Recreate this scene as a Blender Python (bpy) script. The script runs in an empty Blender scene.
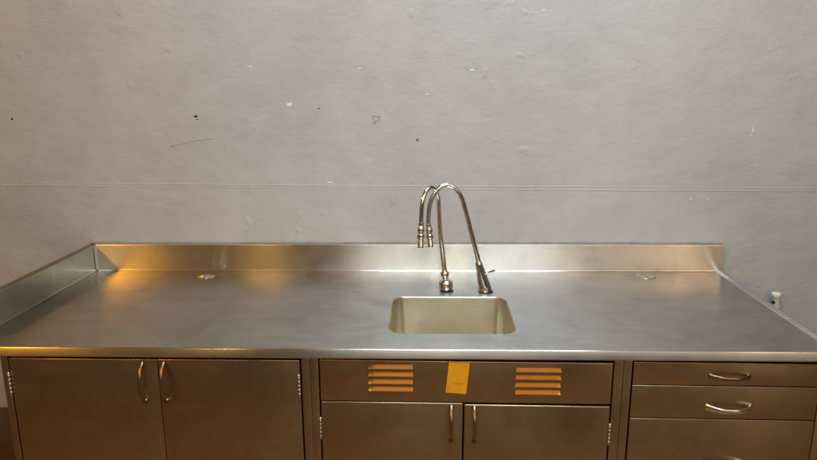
import bpy, bmesh, math, random
from mathutils import Vector, Matrix
random.seed(11)
R = math.radians
SC = bpy.context.scene
COL = SC.collection

# ------------------------------------------------------------------ camera
cam_data = bpy.data.cameras.new("camera")
cam = bpy.data.objects.new("camera", cam_data)
COL.objects.link(cam)
YAW, PITCH, ROLL = R(-2.078), R(12.735), R(-0.458)
fw = Vector((math.sin(YAW)*math.cos(PITCH), math.cos(YAW)*math.cos(PITCH), -math.sin(PITCH)))
rt = Vector((math.cos(YAW), -math.sin(YAW), 0))
up = rt.cross(fw)
rt2 = rt*math.cos(ROLL) + up*math.sin(ROLL)
up2 = -rt*math.sin(ROLL) + up*math.cos(ROLL)
cam.matrix_world = Matrix(((rt2.x, up2.x, -fw.x, 1.275), (rt2.y, up2.y, -fw.y, -2.385),
                           (rt2.z, up2.z, -fw.z, 0.697), (0, 0, 0, 1)))
cam_data.sensor_width = 36
cam_data.lens = 29.16
cam_data.clip_start = 0.05
cam_data.clip_end = 100
SC.camera = cam

# ------------------------------------------------------------------ world, lamps and added fills (an indoor room at night)
world = bpy.data.worlds.new("World")
SC.world = world
world.use_nodes = True
bg = world.node_tree.nodes["Background"]
bg.inputs[0].default_value = (1.0, 0.80, 0.60, 1)
bg.inputs[1].default_value = 0.075
SC.view_settings.view_transform = 'Standard'
SC.view_settings.look = 'None'
SC.view_settings.exposure = 0.09
SC.view_settings.gamma = 1
SC.cycles.use_adaptive_sampling = False
SC.cycles.sample_clamp_indirect = 4
SC.cycles.blur_glossy = 0.4
SC.cycles.denoising_input_passes = 'RGB'

def area(name, loc, target, sx, sy, power, colour, spread=180):
    d = bpy.data.lights.new(name, 'AREA')
    d.shape = 'RECTANGLE'
    d.size, d.size_y = sx, sy
    d.energy = power
    d.color = colour
    d.spread = R(spread)
    o = bpy.data.objects.new(name, d)
    COL.objects.link(o)
    o.location = loc
    v = Vector(target) - Vector(loc)
    o.rotation_euler = v.to_track_quat('-Z', 'Y').to_euler()
    return o

area("ceiling_lamp", (1.52, -1.50, 2.45), (1.45, -0.1, 0.4), 1.5, 0.4, 43, (0.74, 0.92, 1.0), 150)
area("ceiling_bounce_fill", (2.5, -1.7, 2.5), (2.4, -1.0, 0.0), 3.6, 0.5, 7, (1.0, 0.93, 0.82))  # added bounce light, draws bright lines along fillet, lip and top edge
area("warm_ceiling_lamp", (1.9, -3.05, 2.05), (1.6, -0.9, -0.1), 3.4, 1.5, 8.8, (1.0, 0.38, 0.04))
area("broad_room_fill", (2.3, -4.0, 1.3), (1.6, 0, 0.0), 3.8, 1.2, 25, (1.0, 0.90, 0.75))  # added broad fill, brightens the sink bowl and right part of the backsplash
area("warm_halo_fill", (-0.9, -3.6, 0.9), (0.4, 0, 0.0), 1.6, 0.9, 1.2, (1.0, 0.44, 0.10))  # added wide warm source, a dim halo in the left backsplash
area("warm_room_lamp", (-1.70, -3.0, 1.95), (0.2, 0, 0.0), 0.22, 0.3, 27, (1.0, 0.43, 0.03))
area("warm_room_lamp", (-0.28, -3.2, 1.95), (0.6, 0, 0.0), 0.10, 0.3, 8, (1.0, 0.55, 0.12))
area("pale_room_lamp", (1.36, -3.3, 1.5), (1.3, 0, 0.0), 0.14, 0.3, 3.5, (1.0, 0.74, 0.42))
area("tan_room_lamp", (3.6, -3.0, 1.9), (2.2, 0, 0.0), 0.4, 0.3, 6, (1.0, 0.62, 0.28))
area("low_tan_fill", (3.45, -2.8, -0.60), (2.3, 0, 0.0), 0.9, 0.45, 0.7, (1.0, 0.74, 0.44))  # unseen fill added low down to brighten the backsplash's right end

# ------------------------------------------------------------------ helpers
ORIG = {}
def link(o):
    COL.objects.link(o)
    return o

def tag(o, label, cat, group=None):
    o['label'] = label
    o['category'] = cat
    if group:
        o['group'] = group

def thing(name, label, cat, loc, group=None, rot=None):
    o = link(bpy.data.objects.new(name, None))
    o.empty_display_size = 0.05
    o.location = loc
    if rot:
        o.rotation_euler = rot
    ORIG[o.name] = Vector(loc)
    tag(o, label, cat, group)
    return o

def build(name, bm, mat, parent=None, smooth=True, flat_faces=(), origin=None, angle=38):
    """link a bmesh given in world coordinates as one mesh object"""
    org = ORIG[parent.name] if parent else Vector(origin or (0, 0, 0))
    bmesh.ops.recalc_face_normals(bm, faces=bm.faces)
    bmesh.ops.translate(bm, verts=bm.verts, vec=-org)
    me = bpy.data.meshes.new(name)
    for f in bm.faces:
        f.smooth = smooth
    if smooth:
        for e in bm.edges:
            if len(e.link_faces) == 2 and e.calc_face_angle(0) > R(angle):
                e.smooth = False
    bm.to_mesh(me)
    bm.free()
    me.materials.append(mat)
    o = link(bpy.data.objects.new(name, me))
    if parent:
        o.parent = parent
    else:
        o.location = org
    ORIG[o.name] = org
    return o

def box(bm, x0, x1, y0, y1, z0, z1, bevel=0.0, seg=2):
    m = Matrix.Translation(((x0+x1)/2, (y0+y1)/2, (z0+z1)/2)) @ Matrix.Diagonal((x1-x0, y1-y0, z1-z0, 1))
    r = bmesh.ops.create_cube(bm, size=1, matrix=m)
    if bevel:
        es = list({e for v in r['verts'] for e in v.link_edges})
        bmesh.ops.bevel(bm, geom=es, offset=bevel, segments=seg, profile=0.5, affect='EDGES')

def loft(bm, loops, closed=True, cap0=False, cap1=False):
    rows = [[bm.verts.new(p) for p in lp] for lp in loops]
    n = len(rows[0])
    fs = []
    for a, b in zip(rows, rows[1:]):
        for i in range(n if closed else n-1):
            j = (i+1) % n
            fs.append(bm.faces.new((a[i], a[j], b[j], b[i])))
    if cap0: fs.append(bm.faces.new(rows[0][::-1]))
    if cap1: fs.append(bm.faces.new(rows[-1]))
    return rows, fs

def catmull(pts, n=8):
    P = [Vector(p) for p in pts]
    P = [2*P[0]-P[1]] + P + [2*P[-1]-P[-2]]
    out = []
    for i in range(1, len(P)-2):
        a, b, c, d = P[i-1:i+3]
        for k in range(n):
            t = k/n
            out.append(0.5*((2*b) + (c-a)*t + (2*a-5*b+4*c-d)*t*t + (3*b-a-3*c+d)*t**3))
    out.append(P[-2])
    return out

def sweep(bm, path, section, up_hint=(0, 1, 0), cap=True):
    """section(t)-> list of (a,b) offsets in the frame of the path"""
    path = [Vector(p) for p in path]
    loops = []
    n = len(path)
    u = Vector(up_hint)
    for i, p in enumerate(path):
        t = (path[min(i+1, n-1)] - path[max(i-1, 0)]).normalized()
        u = (u - t*u.dot(t)).normalized()
        w = t.cross(u)
        loops.append([p + u*a + w*b for a, b in section(i/(n-1))])
    loft(bm, loops, True, cap, cap)

def circ(r, n=20):
    return [(r*math.cos(2*math.pi*k/n), r*math.sin(2*math.pi*k/n)) for k in range(n)]

def lathe(bm, base, axis, prof, n=28, cap=True):
    """prof: (height, radius) along axis from base"""
    ax = Vector(axis).normalized()
    u = ax.orthogonal().normalized()
    w = ax.cross(u)
    b = Vector(base)
    loops = []
    for h, r in prof:
        loops.append([b + ax*h + u*(r*math.cos(2*math.pi*k/n)) + w*(r*math.sin(2*math.pi*k/n)) for k in range(n)])
    loft(bm, loops, True, cap, cap)

def rrect(cx, cy, hx, hy, r, z, n=10):
    pts = []
    for qx, qy, a0 in ((1, 1, 0), (-1, 1, 90), (-1, -1, 180), (1, -1, 270)):
        for k in range(n+1):
            a = R(a0 + 90*k/n)
            pts.append(Vector((cx+qx*(hx-r)+r*math.cos(a), cy+qy*(hy-r)+r*math.sin(a), z)))
    return pts

# ------------------------------------------------------------------ materials
def mat(name):
    m = bpy.data.materials.new(name)
    m.use_nodes = True
    nt = m.node_tree
    return m, nt, nt.nodes["Principled BSDF"]

def node(nt, typ, **kw):
    n = nt.nodes.new(typ)
    for k, v in kw.items():
        if isinstance(k, str) and hasattr(n, k):
            setattr(n, k, v)
    return n

def noise(nt, scale, detail=4, vec=None, rough=0.55, dist=0.0):
    n = nt.nodes.new("ShaderNodeTexNoise")
    n.inputs["Scale"].default_value = scale
    n.inputs["Detail"].default_value = detail
    n.inputs["Roughness"].default_value = rough
    n.inputs["Distortion"].default_value = dist
    if vec: nt.links.new(vec, n.inputs["Vector"])
    return n.outputs["Fac"]

def position(nt, scale=(1, 1, 1)):
    g = nt.nodes.new("ShaderNodeNewGeometry")
    m = nt.nodes.new("ShaderNodeMapping")
    m.inputs["Scale"].default_value = scale
    nt.links.new(g.outputs["Position"], m.inputs["Vector"])
    return m.outputs["Vector"]

def ramp(nt, fac, stops):
    r = nt.nodes.new("ShaderNodeValToRGB")
    el = r.color_ramp.elements
    while len(el) < len(stops): el.new(0.5)
    for e, (p, c) in zip(el, stops):
        e.position = p
        e.color = (c, c, c, 1) if isinstance(c, (int, float)) else (*c, 1)
    nt.links.new(fac, r.inputs["Fac"])
    return r.outputs["Color"]

def mrange(nt, fac, a, b, c, d):
    m = nt.nodes.new("ShaderNodeMapRange")
    for i, v in enumerate((a, b, c, d)): m.inputs[i+1].default_value = v
    nt.links.new(fac, m.inputs[0])
    return m.outputs[0]

def bump(nt, h, strength, dist, prev=None):
    b = nt.nodes.new("ShaderNodeBump")
    b.inputs["Strength"].default_value = strength
    b.inputs["Distance"].default_value = dist
    nt.links.new(h, b.inputs["Height"])
    if prev: nt.links.new(prev, b.inputs["Normal"])
    return b.outputs["Normal"]

def add(nt, a, b, op='ADD'):
    m = nt.nodes.new("ShaderNodeMath")
    m.operation = op
    for i, v in enumerate((a, b)):
        if isinstance(v, (int, float)): m.inputs[i].default_value = v
        else: nt.links.new(v, m.inputs[i])
    return m.outputs[0]

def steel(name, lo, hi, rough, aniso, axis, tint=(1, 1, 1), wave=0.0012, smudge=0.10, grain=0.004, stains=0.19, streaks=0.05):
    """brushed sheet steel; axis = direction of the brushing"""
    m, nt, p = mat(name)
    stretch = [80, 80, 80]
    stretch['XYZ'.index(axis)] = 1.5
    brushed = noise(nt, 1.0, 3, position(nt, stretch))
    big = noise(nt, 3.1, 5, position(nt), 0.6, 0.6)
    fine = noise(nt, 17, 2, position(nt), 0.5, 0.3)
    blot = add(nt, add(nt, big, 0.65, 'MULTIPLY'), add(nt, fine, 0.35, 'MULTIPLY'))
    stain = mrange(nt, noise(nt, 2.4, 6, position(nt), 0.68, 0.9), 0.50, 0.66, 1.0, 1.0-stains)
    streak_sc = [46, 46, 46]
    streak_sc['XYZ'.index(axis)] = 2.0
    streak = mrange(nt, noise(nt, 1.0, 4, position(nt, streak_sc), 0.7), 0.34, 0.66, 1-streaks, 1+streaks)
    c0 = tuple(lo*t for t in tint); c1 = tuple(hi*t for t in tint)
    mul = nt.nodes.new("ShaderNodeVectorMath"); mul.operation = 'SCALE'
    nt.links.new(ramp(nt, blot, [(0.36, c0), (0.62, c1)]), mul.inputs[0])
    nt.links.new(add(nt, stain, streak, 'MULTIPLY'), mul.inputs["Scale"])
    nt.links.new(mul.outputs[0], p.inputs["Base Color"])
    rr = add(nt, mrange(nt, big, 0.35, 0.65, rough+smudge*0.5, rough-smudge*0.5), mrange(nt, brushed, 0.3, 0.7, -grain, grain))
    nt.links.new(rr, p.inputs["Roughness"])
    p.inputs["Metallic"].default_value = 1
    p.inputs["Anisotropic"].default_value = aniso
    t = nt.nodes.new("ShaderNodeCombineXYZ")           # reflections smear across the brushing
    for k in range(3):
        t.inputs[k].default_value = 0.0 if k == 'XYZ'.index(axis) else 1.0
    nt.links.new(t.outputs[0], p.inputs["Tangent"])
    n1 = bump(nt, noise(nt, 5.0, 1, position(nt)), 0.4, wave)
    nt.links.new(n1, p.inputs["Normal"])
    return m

M = {}
M['counter'] = steel('counter_steel', 0.47, 0.56, 0.29, 0.92, 'X', (1.0, 0.985, 0.955), wave=0.0010, smudge=0.07, grain=0.004)
M['splash'] = steel('splash_steel', 0.66, 0.76, 0.28, 0.96, 'X', (1.0, 0.96, 0.90), wave=0.0006, grain=0.004)
M['side'] = steel('shaded_side_steel', 0.19, 0.27, 0.20, 0.25, 'Y', (1.0, 0.89, 0.62), wave=0.0003, smudge=0.06, grain=0.004)  # same steel as the rest, its lack of light put into the colour
M['sink'] = steel('sink_steel', 0.60, 0.77, 0.33, 0.6, 'X', (1.0, 0.925, 0.76), wave=0.0008, smudge=0.16, grain=0.004)
M['sink'].node_tree.nodes['Principled BSDF'].inputs['Metallic'].default_value = 0.98
M['cabinet'] = steel('cabinet_steel', 0.36, 0.44, 0.33, 0.3, 'X', (1.0, 0.76, 0.48), wave=0.0010, smudge=0.13, grain=0.004, stains=0.12, streaks=0.02)
M['vent'] = steel('warm_lit_vent_steel', 0.62, 0.70, 0.15, 0.0, 'X', (1.0, 0.70, 0.30), wave=0.00006, smudge=0.04, grain=0.004)  # same steel, the warm lamp's reflection put into its golden tint

def metal(name, colour, rough, var=0.05):
    m, nt, p = mat(name)
    n = noise(nt, 60, 4, position(nt))
    nt.links.new(mrange(nt, n, 0.3, 0.7, rough-var, rough+var), p.inputs["Roughness"])
    c = ramp(nt, n, [(0.3, tuple(0.9*k for k in colour)), (0.7, colour)])
    nt.links.new(c, p.inputs["Base Color"])
    p.inputs["Metallic"].default_value = 1
    return m
M['chrome'] = metal('worn_chrome', (0.90, 0.90, 0.89), 0.055, 0.02)
M['brass_chrome'] = metal('yellowed_nickel', (0.82, 0.74, 0.64), 0.20, 0.08)
M['pull'] = metal('pull_nickel', (0.78, 0.74, 0.68), 0.22)
M['shaded_pull'] = metal('shaded_pull_nickel', (0.30, 0.21, 0.13), 0.30)  # same handle metal, browned for the dark surroundings it reflects
M['hinge'] = metal('hinge_steel', (0.72, 0.66, 0.58), 0.28)

def plain(name, colour, rough, var=0.12, scale=30, spec=0.5, bmp=0.0):
    m, nt, p = mat(name)
    n = noise(nt, scale, 5, position(nt))
    nt.links.new(ramp(nt, n, [(0.3, tuple(k*(1-var) for k in colour)), (0.7, tuple(k*(1+var) for k in colour))]), p.inputs["Base Color"])
    p.inputs["Roughness"].default_value = rough
    p.inputs["Specular IOR Level"].default_value = spec
    if bmp:
        nt.links.new(bump(nt, n, 0.5, bmp), p.inputs["Normal"])
    return m
M['dark'] = plain('dark_interior', (0.012, 0.010, 0.009), 0.8)
M['rubber'] = plain('black_rubber', (0.015, 0.014, 0.014), 0.5)
M['sticker'] = plain('yellow_paper', (0.76, 0.38, 0.010), 0.45, 0.05, 60)
M['sticker_ink'] = plain('faded_ink', (0.42, 0.19, 0.02), 0.55)
M['gap_shadow_line'] = plain('gap_shadow_grey', (0.20, 0.185, 0.165), 0.7, 0.3, 80)
M['pvc'] = plain('white_plastic', (0.78, 0.76, 0.72), 0.4, 0.05)
M['floor'] = plain('brown_floor', (0.245, 0.150, 0.075), 0.45, 0.25, 5, 0.4)
M['base'] = plain('brown_baseboard', (0.10, 0.062, 0.035), 0.5, 0.2, 20)
M['chip'] = plain('bare_plaster', (0.66, 0.64, 0.61), 0.8, 0.08, 90)
M['hole'] = plain('dark_hole', (0.035, 0.030, 0.027), 0.9)
M['pencil'] = plain('dark_scuff', (0.29, 0.27, 0.26), 0.8)

def wall_material():
    m, nt, p = mat('painted_plaster')
    pos = position(nt)
    big = noise(nt, 1.7, 4, pos, 0.55, 0.4)
    mid = noise(nt, 9, 6, pos, 0.62, 0.8)
    fine = noise(nt, 70, 5, pos, 0.6)
    tone = add(nt, add(nt, big, 0.6, 'MULTIPLY'), add(nt, mid, 0.4, 'MULTIPLY'))
    nt.links.new(ramp(nt, tone, [(0.32, (0.350, 0.342, 0.352)), (0.5, (0.398, 0.388, 0.397)), (0.68, (0.436, 0.425, 0.432))]), p.inputs["Base Color"])
    nt.links.new(mrange(nt, mid, 0.3, 0.7, 0.42, 0.6), p.inputs["Roughness"])
    p.inputs["Specular IOR Level"].default_value = 0.35
    # trowel marks and patches
    mp = position(nt, (4.0, 4.0, 6.5))
    trowel = noise(nt, 1.7, 8, mp, 0.62, 0.25)
    edge = noise(nt, 4.2, 3, position(nt, (1, 1, 1.8)), 0.5, 0.3)
    patch = mrange(nt, edge, 0.49, 0.53, 0, 1)          # edges of old skim coats
    # sparse lumps
    v = nt.nodes.new("ShaderNodeTexVoronoi")
    v.inputs["Scale"].default_value = 9
    v.inputs["Randomness"].default_value = 1
    wob = nt.nodes.new("ShaderNodeVectorMath"); wob.operation = 'ADD'
    jit = nt.nodes.new("ShaderNodeTexNoise"); jit.inputs["Scale"].default_value = 14
    nt.links.new(pos, jit.inputs["Vector"])
    sc = nt.nodes.new("ShaderNodeVectorMath"); sc.operation = 'SCALE'; sc.inputs["Scale"].default_value = 0.12
    nt.links.new(jit.outputs["Color"], sc.inputs[0])
    nt.links.new(pos, wob.inputs[0]); nt.links.new(sc.outputs[0], wob.inputs[1])
    nt.links.new(wob.outputs[0], v.inputs["Vector"])
    lump = mrange(nt, v.outputs["Distance"], 0.02, 0.20, 1.0, 0.0)
    gate = mrange(nt, noise(nt, 2.9, 3, pos), 0.50, 0.60, 0, 1)
    lumps = add(nt, lump, gate, 'MULTIPLY')
    n1 = bump(nt, big, 0.6, 0.014)
    n2 = bump(nt, trowel, 0.55, 0.0090, n1)
    n2 = bump(nt, patch, 0.3, 0.0005, n2)
    n3 = bump(nt, lumps, 0.55, 0.0050, n2)
    n4 = bump(nt, fine, 0.4, 0.0012, n3)
    nt.links.new(n4, p.inputs["Normal"])
    return m
M['wall'] = wall_material()

# ------------------------------------------------------------------ the setting: wall and floor
W, D, HS = 2.345, 0.758, 0.1016
FLOOR = -0.914
WY = 0.022                                   # front of the wall
bm = bmesh.new()
box(bm, -2.4, 5.0, WY, WY+0.15, FLOOR, 2.6)
wall = build('wall', bm, M['wall'], smooth=False)
wall['kind'] = 'structure'
bm = bmesh.new()
box(bm, -2.4, 5.0, -4.5, WY+0.15, FLOOR-0.05, FLOOR-0.001)
floor = build('floor', bm, M['floor'], smooth=False)
floor['kind'] = 'structure'
bm = bmesh.new()
box(bm, -2.4, 5.0, WY-0.012, WY-0.0005, FLOOR, -0.585, 0.003)
bb = build('baseboard', bm, M['base'], smooth=True)
tag(bb, 'tall brown baseboard along the foot of the grey wall', 'baseboard')

# plaster seam: a double ridge running along the wall above the sink
bm = bmesh.new()
prof = [(0.001, 0.0100), (-0.0013, 0.0080), (-0.0016, 0.0062), (-0.0006, 0.0040), (-0.0004, -0.0020),
        (-0.0015, -0.0045), (-0.0014, -0.0062), (0.001, -0.0090)]
loops = []
x = -2.4
ph = [random.uniform(0, 6) for _ in range(4)]
while x <= 5.0:
    z0 = 0.3247 - 0.0097*x + 0.0012*math.sin(2.1*x+ph[0]) + 0.0005*math.sin(13*x+ph[1])
    k1 = 0.75 + 0.45*math.sin(3.3*x+ph[2])*math.sin(1.3*x+ph[0]) + random.uniform(-.15, .15)
    k2 = 0.70 + 0.40*math.sin(2.6*x+ph[3]) + random.uniform(-.15, .15)
    loops.append([Vector((x, WY + dy*((k1 if dz > 0 else k2) if dy < 0 else 1), z0+dz)) for dy, dz in prof])
    x += 0.02
loft(bm, loops, closed=False)
build('plaster_seam', bm, M['wall'], wall)

# marks on the wall: small holes, chips and scuffs (cut discs with an uneven outline, 1 mm proud)
def blob(bm, cx, cz, rx, rz, n=14, jag=0.25, t=0.0012):
    out = []
    for k in range(n):
        a = 2*math.pi*k/n
        s = 1 + random.uniform(-jag, jag)
        out.append((cx+rx*s*math.cos(a), cz+rz*s*math.sin(a)))
    loft(bm, [[Vector((px, WY+0.0005, pz)) for px, pz in out],
              [Vector((cx+(px-cx)*0.85, WY-t, cz+(pz-cz)*0.85)) for px, pz in out]], True, False, True)
for (px, pz, rx, rz) in ((0.418, 0.576, 0.0075, 0.0045), (0.422, 0.565, 0.003, 0.002), (-0.264, 0.571, 0.005, 0.004),
                         (1.222, 0.487, 0.0045, 0.004), (0.868, 0.602, 0.003, 0.003)):
    bm = bmesh.new(); blob(bm, px, pz, rx, rz); build('nail_hole', bm, M['hole'], wall)
for (px, pz, rx, rz) in ((0.762, 0.616, 0.012, 0.0065), (0.627, 0.75, 0.005, 0.0035), (1.02, 0.74, 0.005, 0.003),
                         (1.417, 0.731, 0.014, 0.0035), (1.258, 0.648, 0.006, 0.003), (2.413, 0.516, 0.003, 0.011),
                         (2.408, 0.497, 0.002, 0.004), (0.90, 0.332, 0.014, 0.003), (1.66, 0.93, 0.006, 0.003),
                         (2.216, 0.268, 0.0035, 0.003), (2.276, 0.268, 0.0035, 0.003)):
    bm = bmesh.new(); blob(bm, px, pz, rx, rz); build('paint_chip', bm, M['chip'], wall)
def stroke(bm, pts, w):
    for (x0, z0), (x1, z1) in zip(pts, pts[1:]):
        d = Vector((x1-x0, 0, z1-z0)); L = d.length
        n = Vector((-d.z, 0, d.x))/L*w/2
        a, b = Vector((x0, WY-0.0010, z0)), Vector((x1, WY-0.0010, z1))
        a2, b2 = a.copy(), b.copy(); a2.y = b2.y = WY+0.001
        loft(bm, [[a2-n*1.4, b2-n*1.4, b2+n*1.4, a2+n*1.4], [a-n, b-n, b+n, a+n]], True, False, True)
bm = bmesh.new()
sq = [(1.058, 0.574), (1.086, 0.571)]
stroke(bm, sq, 0.0035); stroke(bm, [(1.0865, 0.572), (1.0865, 0.560)], 0.0045)
stroke(bm, [(1.058, 0.550), (1.070, 0.549)], 0.0035); stroke(bm, [(1.069, 0.549), (1.078, 0.560)], 0.006)
stroke(bm, [(1.0865, 0.560), (1.085, 0.549)], 0.0018); stroke(bm, [(1.06, 0.566), (1.067, 0.563)], 0.0018)
build('scuff_mark', bm, M['pencil'], wall)
bm = bmesh.new()
cr = [(0.315, 0.470), (0.333, 0.468), (0.338, 0.473), (0.372, 0.480), (0.405, 0.487), (0.440, 0.491), (0.478, 0.494)]
stroke(bm, cr, 0.0007); stroke(bm, [(0.405, 0.4865), (0.416, 0.487)], 0.0025); stroke(bm, [(0.318, 0.4695), (0.330, 0.4675)], 0.0016)
build('scratch', bm, M['pencil'], wall)
bm = bmesh.new()
stroke(bm, [(1.400, 0.7345), (1.418, 0.733), (1.432, 0.7355)], 0.0016)
build('scratch', bm, M['pencil'], wall)

# ------------------------------------------------------------------ the steel counter
counter = thing('sink_counter', 'long brushed steel counter with raised back and left edges and a sunken sink bowl', 'sink counter', (W/2, -D/2, 0))
CB = 0.004
CV = 0.005                                   # cove radius
# sink opening
SX, SY, HX, HY, CR = 1.332, -0.463, 0.181, 0.162, 0.040
bm = bmesh.new()
x0, x1, y0, y1 = CV, W-0.026, -D+0.026, -CB
ring = [bm.verts.new(p) for p in rrect(SX, SY, HX+0.006, HY+0.006, CR+0.006, 0)]
outer = []
nside = 24
cs = [(x0, y0), (x1, y0), (x1, y1), (x0, y1)]
for (ax, ay), (bx_, by_) in zip(cs, cs[1:]+cs[:1]):
    for k in range(nside):
        outer.append(bm.verts.new((ax+(bx_-ax)*k/nside, ay+(by_-ay)*k/nside, 0)))
es = [bm.edges.new((a, b)) for a, b in zip(ring, ring[1:]+ring[:1])] + [bm.edges.new((a, b)) for a, b in zip(outer, outer[1:]+outer[:1])]
bmesh.ops.triangle_fill(bm, use_beauty=True, edges=es)
# marine edge and rolled lip, front and right
edge = [(0, 0), (0.005, 0.0008), (0.010, 0.0034), (0.013, 0.0042), (0.0165, 0.0042)]
for k in range(1, 9):
    a = R(90 - 74*k/8)
    edge.append((0.0165+0.0040*math.cos(a), 0.0002+0.0040*math.sin(a)))
edge += [(0.0206, 0.0008), (0.0222, -0.0185), (0.0223, -0.0195), (0.0216, -0.0222), (0.019, -0.0235), (0.004, -0.0235)]
loops = []
for d, z in edge:
    zr = z*1.35 if z > 0 else z
    loops.append([Vector((-0.022, y0-d, z)), Vector((x0, y0-d, z)), Vector(((x0+x1)/2, y0-d, z)), Vector((x1-0.06, y0-d, z)), Vector((x1+d, y0-d, z)), Vector((x1+d, y0+0.06, zr)), Vector((x1+d, (y0+y1)/2, zr)), Vector((x1+d, y1, zr)), Vector((x1+d, -0.0, zr))])
loft(bm, loops, closed=False)
top = build('countertop', bm, M['counter'], counter, angle=30)

# backsplash: cove, upright and top return
bm = bmesh.new()
def splash_profile(CV):
    p = []
    for k in range(7):
        a = R(90*k/6)
        p.append((CV-CV*math.sin(a), CV-CV*math.cos(a)))      # distance from face, height
    p += [(0, CV+0.001), (0, 0.05), (0, HS-0.005), (0, HS-0.004), (-0.0008, HS-0.0012), (-0.004, HS), (-0.005, HS), (-0.021, HS)]
    return p
sp = splash_profile(CB)
nx = 30
loops = []
for i in range(nx+1):
    t = i/nx
    loops.append([Vector((d*CV/CB + (W-d*CV/CB-0.002)*t if d > 0 else (W-0.002)*t, -d, h)) for d, h in sp])
loft(bm, loops, closed=False)
# end return at the right
ex = W-0.002
pts = [Vector((ex, -d, h)) for d, h in sp] + [Vector((ex, 0.021, 0.0))]
bm.faces.new([bm.verts.new(p + Vector((0.0, 0, 0))) for p in pts])
build('backsplash', bm, M['splash'], counter)
# left side splash
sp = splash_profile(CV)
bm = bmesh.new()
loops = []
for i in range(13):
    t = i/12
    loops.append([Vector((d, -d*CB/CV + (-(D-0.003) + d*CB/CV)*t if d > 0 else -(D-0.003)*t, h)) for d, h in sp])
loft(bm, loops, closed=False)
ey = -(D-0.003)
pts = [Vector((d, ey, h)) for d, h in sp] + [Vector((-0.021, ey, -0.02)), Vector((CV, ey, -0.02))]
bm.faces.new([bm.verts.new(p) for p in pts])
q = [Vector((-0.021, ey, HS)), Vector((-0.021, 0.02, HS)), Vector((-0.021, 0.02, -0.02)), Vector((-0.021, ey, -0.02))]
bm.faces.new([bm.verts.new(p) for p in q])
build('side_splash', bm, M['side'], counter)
# dark bead standing in for the gap's shadow between backsplash and wall
bm = bmesh.new()
pth = []
xx = -0.02
while xx < W:
    pth.append(Vector((xx, 0.0185+random.uniform(-0.0006, 0.0006), HS+0.0005+random.uniform(-0.0010, 0.0008))))
    xx += 0.018
sweep(bm, pth, lambda t: circ(0.0030+0.0008*math.sin(61*t)*math.sin(23*t), 8), (0, 1, 0))
build('gap_shadow_line', bm, M['gap_shadow_line'], counter)
# corner weld bead
bm = bmesh.new()
sweep(bm, [Vector((0.001, -0.001, CV)), Vector((0.001, -0.001, 0.05)), Vector((0.0005, -0.0005, HS-0.001))], lambda t: circ(0.0050, 12), (1, 0, 0))
build('corner_weld', bm, M['hinge'], counter)

# sink bowl
bm = bmesh.new()
loops = []
for k in range(8):
    a = R(90*k/7)
    o = 0.006 - 0.006*math.sin(a)
    loops.append(rrect(SX, SY, HX+o, HY+o, CR+o, -0.006+0.006*math.cos(a)))
for z, ins in ((-0.03, 0.0008), (-0.08, 0.0025), (-0.13, 0.004)):
    loops.append(rrect(SX, SY, HX-ins, HY-ins, CR, z))
for k in range(1, 8):
    a = R(90*k/7)
    ins = 0.005 + 0.03*(1-math.cos(a))
    loops.append(rrect(SX, SY, HX-ins, HY-ins, max(CR-ins*0.3, 0.012), -0.155-0.03*math.sin(a)))
loops.append(rrect(SX, SY, 0.046, 0.046, 0.0459, -0.190))
rows, fs = loft(bm, loops, True, False, True)
bowl = build('sink_bowl', bm, M['sink'], counter, angle=50)
bm = bmesh.new()
lathe(bm, (SX, SY, -0.1895), (0, 0, 1), [(0, 0.046), (0.002, 0.044), (0.0025, 0.036), (-0.004, 0.030), (-0.006, 0.004)])
build('drain', bm, M['chrome'], bowl)

# plugged holes near the backsplash
def plug(cx, cy, r, h, mm):
    bm = bmesh.new()
    lathe(bm, (cx, cy, 0.0002), (0, 0, 1), [(0, r), (0.0012, r*0.97), (0.0016, r*0.86), (0.0006, r*0.78), (0.0006, r*0.66),
          (h*0.6, r*0.52), (h, r*0.25), (h*1.05, r*0.02)], 36)
    return build('hole_plug', bm, mm, counter, angle=60)
plug(0.445, -0.078, 0.030, 0.0050, M['pull'])
plug(2.048, -0.063, 0.034, 0.0020, M['counter'])

# short dark scratch in the steel left of the sink
bm = bmesh.new()
for (xa, ya, xb, yb, w) in ((0.915, -0.390, 0.941, -0.425, 0.0022), (0.930, -0.408, 0.941, -0.415, 0.0030)):
    dv = Vector((xb-xa, yb-ya, 0)); nn = Vector((-dv.y, dv.x, 0)).normalized()*w/2
    a, b = Vector((xa, ya, 0.0004)), Vector((xb, yb, 0.0004))
    dn = Vector((0, 0, 0.0006))
    loft(bm, [[a-nn*1.3-dn, b-nn*1.3-dn, b+nn*1.3-dn, a+nn*1.3-dn], [a-nn, b-nn*0.4, b+nn*0.4, a+nn]], True, False, True)
build('scratch', bm, M['pencil'], counter)

# ------------------------------------------------------------------ cabinets
FY = -0.748                                  # front plane of doors and drawers
TOP = -0.0245
DT = 0.018

def panel(name, parent, x0, x1, z0, z1, mat_=None, y=FY, bevel=0.0022):
    bm = bmesh.new()
    box(bm, x0, x1, y, y+DT, z0, z1, bevel, 3)
    return build(name, bm, mat_ or M['cabinet'], parent, angle=60)

def post(parent, x0, x1):
    return panel('post', parent, x0, x1, FLOOR+0.1, TOP, y=FY+0.002, bevel=0.0012)

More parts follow.
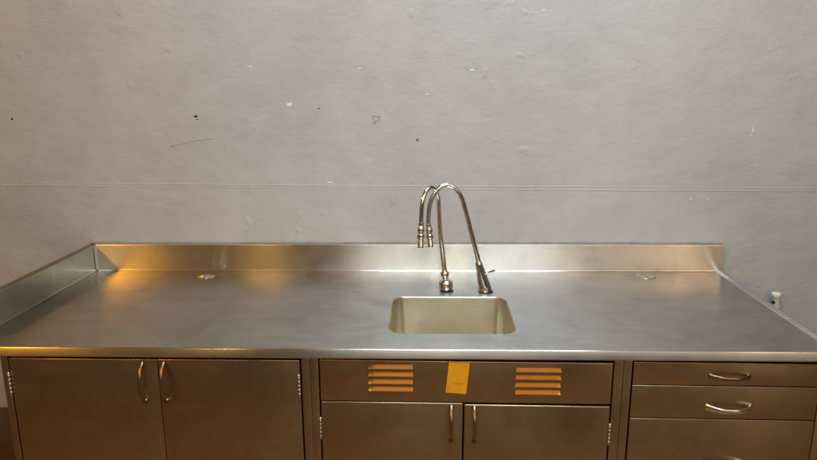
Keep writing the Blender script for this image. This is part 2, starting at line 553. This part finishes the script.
def carcass(parent, x0, x1, open_top=False):
    bm = bmesh.new()
    if open_top:                             # room for the sink bowl
        box(bm, x0+0.001, x1-0.001, FY+0.034, FY+0.06, -0.23, TOP)
        box(bm, x0+0.001, x1-0.001, FY+0.034, -0.03, FLOOR+0.1, -0.2302)
    else:
        box(bm, x0+0.001, x1-0.001, FY+0.034, -0.03, FLOOR+0.1, TOP)
    box(bm, x0+0.01, x1-0.01, FY+0.09, -0.05, FLOOR, FLOOR+0.1)
    build('carcass', bm, M['dark'], parent, smooth=False)

def pull(parent, cx, cz, length, vertical, out=0.027, material=None, wide=0.0039):
    """arched bow handle with broad flat feet"""
    n = 22
    path = []
    for i in range(n+1):
        s = -1 + 2*i/n
        o = out*(1-abs(s)**2.6)
        a = s*length/2
        y = FY - 0.0005 - o
        path.append(Vector((cx, y, cz - a)) if vertical else Vector((cx + a, y, cz)))
    def sec(t):
        s = abs(2*t-1)
        w = wide*(1 + 0.55*s**3)
        h = 0.0024 + 0.0012*s**4
        return [(h*math.cos(a)*1.0, w*math.sin(a)) for a in [2*math.pi*k/14 for k in range(14)]]
    bm = bmesh.new()
    sweep(bm, path, sec, (0, 1, 0.0))
    # feet
    for s in (-1, 1):
        a = s*(length/2-0.003)
        base = Vector((cx, FY+0.0002, cz-a)) if vertical else Vector((cx+a, FY+0.0002, cz))
        lathe(bm, base, (0, -1, 0), [(0, 0.0068), (0.002, 0.0064), (0.004, 0.005), (0.005, 0.003)], 18)
    return build('handle', bm, material or M['pull'], parent, angle=60)

def hinge(parent, x, z_top, z_bot, y=FY):
    bm = bmesh.new()
    L = z_top - z_bot
    for k in range(5):
        a = z_top - L*k/5 - 0.0005
        b = z_top - L*(k+1)/5 + 0.0005
        lathe(bm, (x, y-0.003, b), (0, 0, 1), [(0, 0.0030), (0.0006, 0.0037), (a-b-0.0006, 0.0037), (a-b, 0.0030)], 14)
    lathe(bm, (x, y-0.003, z_bot-0.002), (0, 0, 1), [(0, 0.001), (0.001, 0.0026), (L+0.002, 0.0026), (L+0.004, 0.0040), (L+0.0065, 0.0036), (L+0.008, 0.0012)], 14)
    box(bm, x-0.0015, x+0.0015, y-0.002, y+0.012, z_bot, z_top)
    return build('hinge', bm, M['hinge'], parent, angle=50)

BOT = -0.80
# left: double doors
cab = thing('double_door_cabinet', 'steel base cabinet on the left with two tall plain doors and no vents', 'cabinet', (0.53, FY+0.35, FLOOR))
carcass(cab, 0.105, 0.946)
bm = bmesh.new(); box(bm, 0.100, 0.1045, FY+0.004, -0.03, FLOOR+0.1, TOP, 0.001); build('side_panel', bm, M['cabinet'], cab)
post(cab, 0.105, 0.1205); post(cab, 0.9245, 0.9480)
d = panel('door', cab, 0.1245, 0.5340, BOT, TOP-0.006)
pull(d, 0.4925, -0.098, 0.116, True, material=M['shaded_pull'])
hinge(d, 0.1215, -0.076, -0.138)
d = panel('door', cab, 0.5352, 0.9210, BOT, TOP-0.006)
pull(d, 0.5510, -0.097, 0.116, True, material=M['shaded_pull'])
hinge(d, 0.9180, -0.077, -0.135, FY+0.001)

# middle: sink cabinet
cab = thing('sink_cabinet', 'steel cabinet below the sink with two louvred vents above its doors', 'cabinet', (1.364, FY+0.35, FLOOR), rot=(0, R(0.32), 0))
cab.location.x -= 0.0048
carcass(cab, 0.9495, 1.778, True)
post(cab, 0.9488, 0.9710); post(cab, 1.7555, 1.7796)
p = panel('front_panel', cab, 0.9745, 1.7520, -0.1490, TOP-0.006)
def louvres(parent, x0, x1, ztop, n=4, pitch=0.0213):
    bm = bmesh.new()
    for k in range(n):
        zt = ztop - k*pitch
        yy, zz = FY+0.0008, zt
        prof = [(yy, zz)]
        for j in range(8):                                   # convex pressed face
            tl = R(39.5 - 4*j/7)
            yy -= 0.0128/8*math.sin(tl)
            zz -= 0.0128/8*math.cos(tl)
            prof.append((yy, zz))
        prof += [(yy+0.0007, zz-0.0002), (FY+0.0015, zt-0.0092)]
        nx = 14
        loops = []
        for i in range(nx+1):
            t = i/nx
            ends = {0: (0.0, 0.55), 1: (0.0010, 0.84), 2: (0.0026, 1.0)}     # rounded ends, same slope
            off, e = ends.get(min(i, nx-i), (None, 1.0))
            xx = x0 + (x1-x0)*t if off is None else (x0+off if i < nx/2 else x1-off)
            zc = zt - 0.0060
            loops.append([Vector((xx, FY+0.001+(py-FY-0.001)*e, zc+(pz-zc)*e)) for py, pz in prof])
        loft(bm, loops, True, True, True)
    build('vent', bm, M['vent'], parent, angle=32)
louvres(p, 1.104, 1.2265, -0.0415)
louvres(p, 1.4955, 1.6185, -0.0455)
d = panel('door', cab, 0.9750, 1.3590, BOT, -0.1520)
pull(d, 1.328, -0.212, 0.106, True, material=M['shaded_pull'])
hinge(d, 0.9725, -0.203, -0.262)
d = panel('door', cab, 1.3625, 1.7515, BOT, -0.1545, y=FY-0.0015, bevel=0.003)
pull(d, 1.390, -0.213, 0.106, True, material=M['shaded_pull'])
hinge(d, 1.7530, -0.209, -0.265)

# right: drawers
cab = thing('drawer_cabinet', 'steel drawer cabinet on the right with a stack of drawers and bow handles', 'cabinet', (2.05, FY+0.35, FLOOR), rot=(0, R(0.35), 0))
cab.location.x -= 0.0052
carcass(cab, 1.7815, 2.3150)
post(cab, 1.7804, 1.8020); post(cab, 2.2935, 2.3150)
z = TOP-0.006
for zb, hx, hz, hl, om in ((-0.0935, 2.056, -0.0665, 0.104, 0.020), (-0.1895, 2.062, -0.1560, 0.118, 0.026), (-0.4600, 2.056, -0.3215, 0.116, 0.026), (BOT, 2.056, -0.53, 0.116, 0.026)):
    d = panel('drawer_front', cab, 1.8055, 2.2905, zb, z, bevel=0.0011)
    pull(d, hx, hz, hl, False, om, M['shaded_pull'] if zb > -0.1 else M['pull'], 0.0046 if zb > -0.1 else 0.0066)
    z = zb - 0.0028

# ------------------------------------------------------------------ faucets
def gooseneck(root, pts, r, n=9):
    bm = bmesh.new()
    sweep(bm, catmull(pts, n), lambda t: circ(r, 18), (0, 1, 0))
    return build('spout', bm, M['chrome'], root, angle=60)

def nozzle(root, top, bottom):
    a, b = Vector(top), Vector(bottom)
    L = (b-a).length
    k = L/0.083
    bm = bmesh.new()
    pr = [(0, 0.0078), (0.001, 0.0092), (0.009, 0.0092), (0.010, 0.0080), (0.013, 0.0085), (0.017, 0.0108), (0.023, 0.0118),
          (0.030, 0.0108), (0.034, 0.0088), (0.036, 0.0088), (0.038, 0.0120), (0.040, 0.0126), (0.049, 0.0126), (0.051, 0.0118),
          (0.053, 0.0092), (0.056, 0.0090)]
    lathe(bm, a, b-a, [(h*k, rr) for h, rr in pr], 24)
    nz = build('nozzle', bm, M['brass_chrome'], root, angle=45)
    bm = bmesh.new()
    pr = [(0.0555, 0.0092)]
    h = 0.057
    while h < 0.078:
        pr += [(h, 0.0098), (h+0.0012, 0.0090), (h+0.0024, 0.0098)]
        h += 0.0036
    pr += [(0.082, 0.0098), (0.083, 0.0090), (0.083, 0.0070), (0.079, 0.0065)]
    lathe(bm, a, b-a, [(h*k, rr) for h, rr in pr], 24)
    build('aerator', bm, M['brass_chrome'], nz, angle=50)

fa = thing('gooseneck_faucet', 'chrome gooseneck faucet with a round bell-shaped base behind the sink', 'faucet', (1.325, -0.239, 0.0))
bm = bmesh.new(); lathe(bm, (1.325, -0.239, 0.0002), (0, 0, 1), [(0, 0.0235), (0.002, 0.0235), (0.0035, 0.021), (0.0035, 0.010)]); build('gasket', bm, M['rubber'], fa)
axL = Vector((-0.016, -0.003, 0.14))
bm = bmesh.new()
lathe(bm, (1.325, -0.239, 0.0035), axL, [(0, 0.0135), (0.004, 0.0150), (0.005, 0.0212), (0.010, 0.0230), (0.022, 0.0234), (0.030, 0.0218),
      (0.036, 0.0175), (0.040, 0.0118), (0.042, 0.0100)], 32)
build('body', bm, M['chrome'], fa, angle=45)
bm = bmesh.new()
lathe(bm, Vector((1.325, -0.239, 0.0035))+axL.normalized()*0.0415, axL, [(0, 0.0095), (0.002, 0.0100), (0.005, 0.0110), (0.010, 0.0128), (0.013, 0.0142), (0.020, 0.0146),
      (0.0225, 0.0130), (0.025, 0.0105), (0.029, 0.0090)], 32)
build('collar', bm, M['brass_chrome'], fa, angle=45)
gooseneck(fa, [(1.3185, -0.240, 0.064), (1.3100, -0.242, 0.140), (1.302, -0.245, 0.212), (1.2985, -0.249, 0.290), (1.2945, -0.255, 0.329),
               (1.2850, -0.264, 0.353), (1.2710, -0.277, 0.3625), (1.2560, -0.291, 0.350), (1.2455, -0.300, 0.322), (1.2415, -0.304, 0.285), (1.2405, -0.305, 0.246)], 0.0076)
nozzle(fa, (1.2405, -0.305, 0.252), (1.2385, -0.306, 0.168))

fb = thing('gooseneck_faucet', 'chrome gooseneck faucet with a tapered cone base and a small side lever', 'faucet', (1.456, -0.249, 0.0))
bm = bmesh.new(); lathe(bm, (1.456, -0.249, 0.0002), (0, 0, 1), [(0, 0.0250), (0.002, 0.0250), (0.004, 0.0225), (0.004, 0.010)]); build('gasket', bm, M['rubber'], fb)
axR = Vector((-0.0265, 0, 0.105))
bm = bmesh.new()
lathe(bm, (1.4555, -0.249, 0.0035), axR, [(0, 0.017), (0.002, 0.0215), (0.006, 0.0222), (0.020, 0.0205), (0.060, 0.0160), (0.095, 0.0122), (0.103, 0.0113), (0.106, 0.0092)], 32)
build('body', bm, M['chrome'], fb, angle=45)
bm = bmesh.new()
sweep(bm, [Vector((1.446, -0.256, 0.066)), Vector((1.458, -0.259, 0.070)), Vector((1.470, -0.261, 0.074)), Vector((1.4850, -0.263, 0.0795))],
      lambda t: circ(0.0048-0.0014*t, 14))
build('lever', bm, M['chrome'], fb, angle=60)
gooseneck(fb, [(1.4310, -0.249, 0.104), (1.4170, -0.249, 0.160), (1.4025, -0.249, 0.216), (1.3880, -0.250, 0.270), (1.3770, -0.250, 0.3100),
               (1.3640, -0.251, 0.338), (1.3450, -0.253, 0.3580), (1.3230, -0.257, 0.3660), (1.3000, -0.262, 0.358), (1.2800, -0.266, 0.334),
               (1.2675, -0.269, 0.301), (1.2635, -0.270, 0.262), (1.2640, -0.270, 0.236)], 0.0080)
nozzle(fb, (1.2637, -0.270, 0.240), (1.2715, -0.270, 0.162))

# ------------------------------------------------------------------ sticker on the front panel
bm = bmesh.new()
yp = FY - 0.0012
TL, TR, BR, BL = Vector((1.3205, yp, -0.0290)), Vector((1.3755, yp, -0.0325)), Vector((1.3665, yp, -0.1235)), Vector((1.3115, yp, -0.1195))
nu, nv = 6, 10
fr, bk = [], []
for j in range(nv+1):
    v = j/nv
    for i in range(nu+1):
        u = i/nu
        q = TL*(1-u)*(1-v)+TR*u*(1-v)+BR*u*v+BL*(1-u)*v
        lift = 0.0022*max(0, u+v-1.45)**1.6 + 0.0005*math.sin(3*u+4*v)**2
        fr.append(bm.verts.new(q+Vector((0, -lift-0.0003, 0))))
        bk.append(bm.verts.new(q+Vector((0, -lift+0.0002, 0))))
k = nu+1
for j in range(nv):
    for i in range(nu):
        a = j*k+i
        bm.faces.new((fr[a], fr[a+1], fr[a+k+1], fr[a+k])); bm.faces.new((bk[a], bk[a+k], bk[a+k+1], bk[a+1]))
bd = [j for j in range(nu+1)] + [r*k+nu for r in range(1, nv+1)] + [nv*k+i for i in range(nu-1, -1, -1)] + [r*k for r in range(nv-1, 0, -1)]
for a, b in zip(bd, bd[1:]+bd[:1]):
    bm.faces.new((fr[a], fr[b], bk[b], bk[a]))
st = build('sticker', bm, M['sticker'], None, origin=(1.345, yp, -0.076), angle=60)
tag(st, 'slightly tilted yellow paper tag stuck between the two vents under the counter', 'sticker')

# faint worn print: a short line low on the tag and a small vertical mark at its left edge
bm = bmesh.new()
def dash(u0, v0, u1, v1):
    def P(u, v, off):
        q = TL*(1-u)*(1-v)+TR*u*(1-v)+BR*u*v+BL*(1-u)*v
        return q+Vector((0, -0.0009-off, 0))
    loft(bm, [[P(u0, v0, -0.0006), P(u1, v0, -0.0006), P(u1, v1, -0.0006), P(u0, v1, -0.0006)],
              [P(u0, v0, 0.0002), P(u1, v0, 0.0002), P(u1, v1, 0.0002), P(u0, v1, 0.0002)]], True, False, True)
dash(0.36, 0.660, 0.62, 0.672); dash(0.65, 0.660, 0.84, 0.672); dash(0.42, 0.695, 0.76, 0.705)
for k in range(4):
    dash(0.085, 0.76+0.045*k, 0.115, 0.785+0.045*k)
build('faded_print', bm, M['sticker_ink'], st, smooth=False)

# ------------------------------------------------------------------ white pipe stub on the wall at the right
pp = thing('pipe_stub', 'short white plastic pipe stub on the grey wall beyond the right counter edge', 'pipe', (2.545, WY, -0.16))
bm = bmesh.new()
lathe(bm, (2.551, WY-0.030, -0.19), (-0.05, 0, 1), [(0, 0.0150), (0.098, 0.0150), (0.099, 0.0158), (0.108, 0.0160), (0.1110, 0.0150), (0.1115, 0.0120)], 28)
build('pipe', bm, M['pvc'], pp, angle=45)
bm = bmesh.new()
lathe(bm, (2.5355, WY-0.038, -0.112), (-0.75, -0.66, 0.05), [(0, 0.0062), (0.0028, 0.0062), (0.0034, 0.0045)], 16)
build('plug', bm, M['rubber'], pp, angle=45)
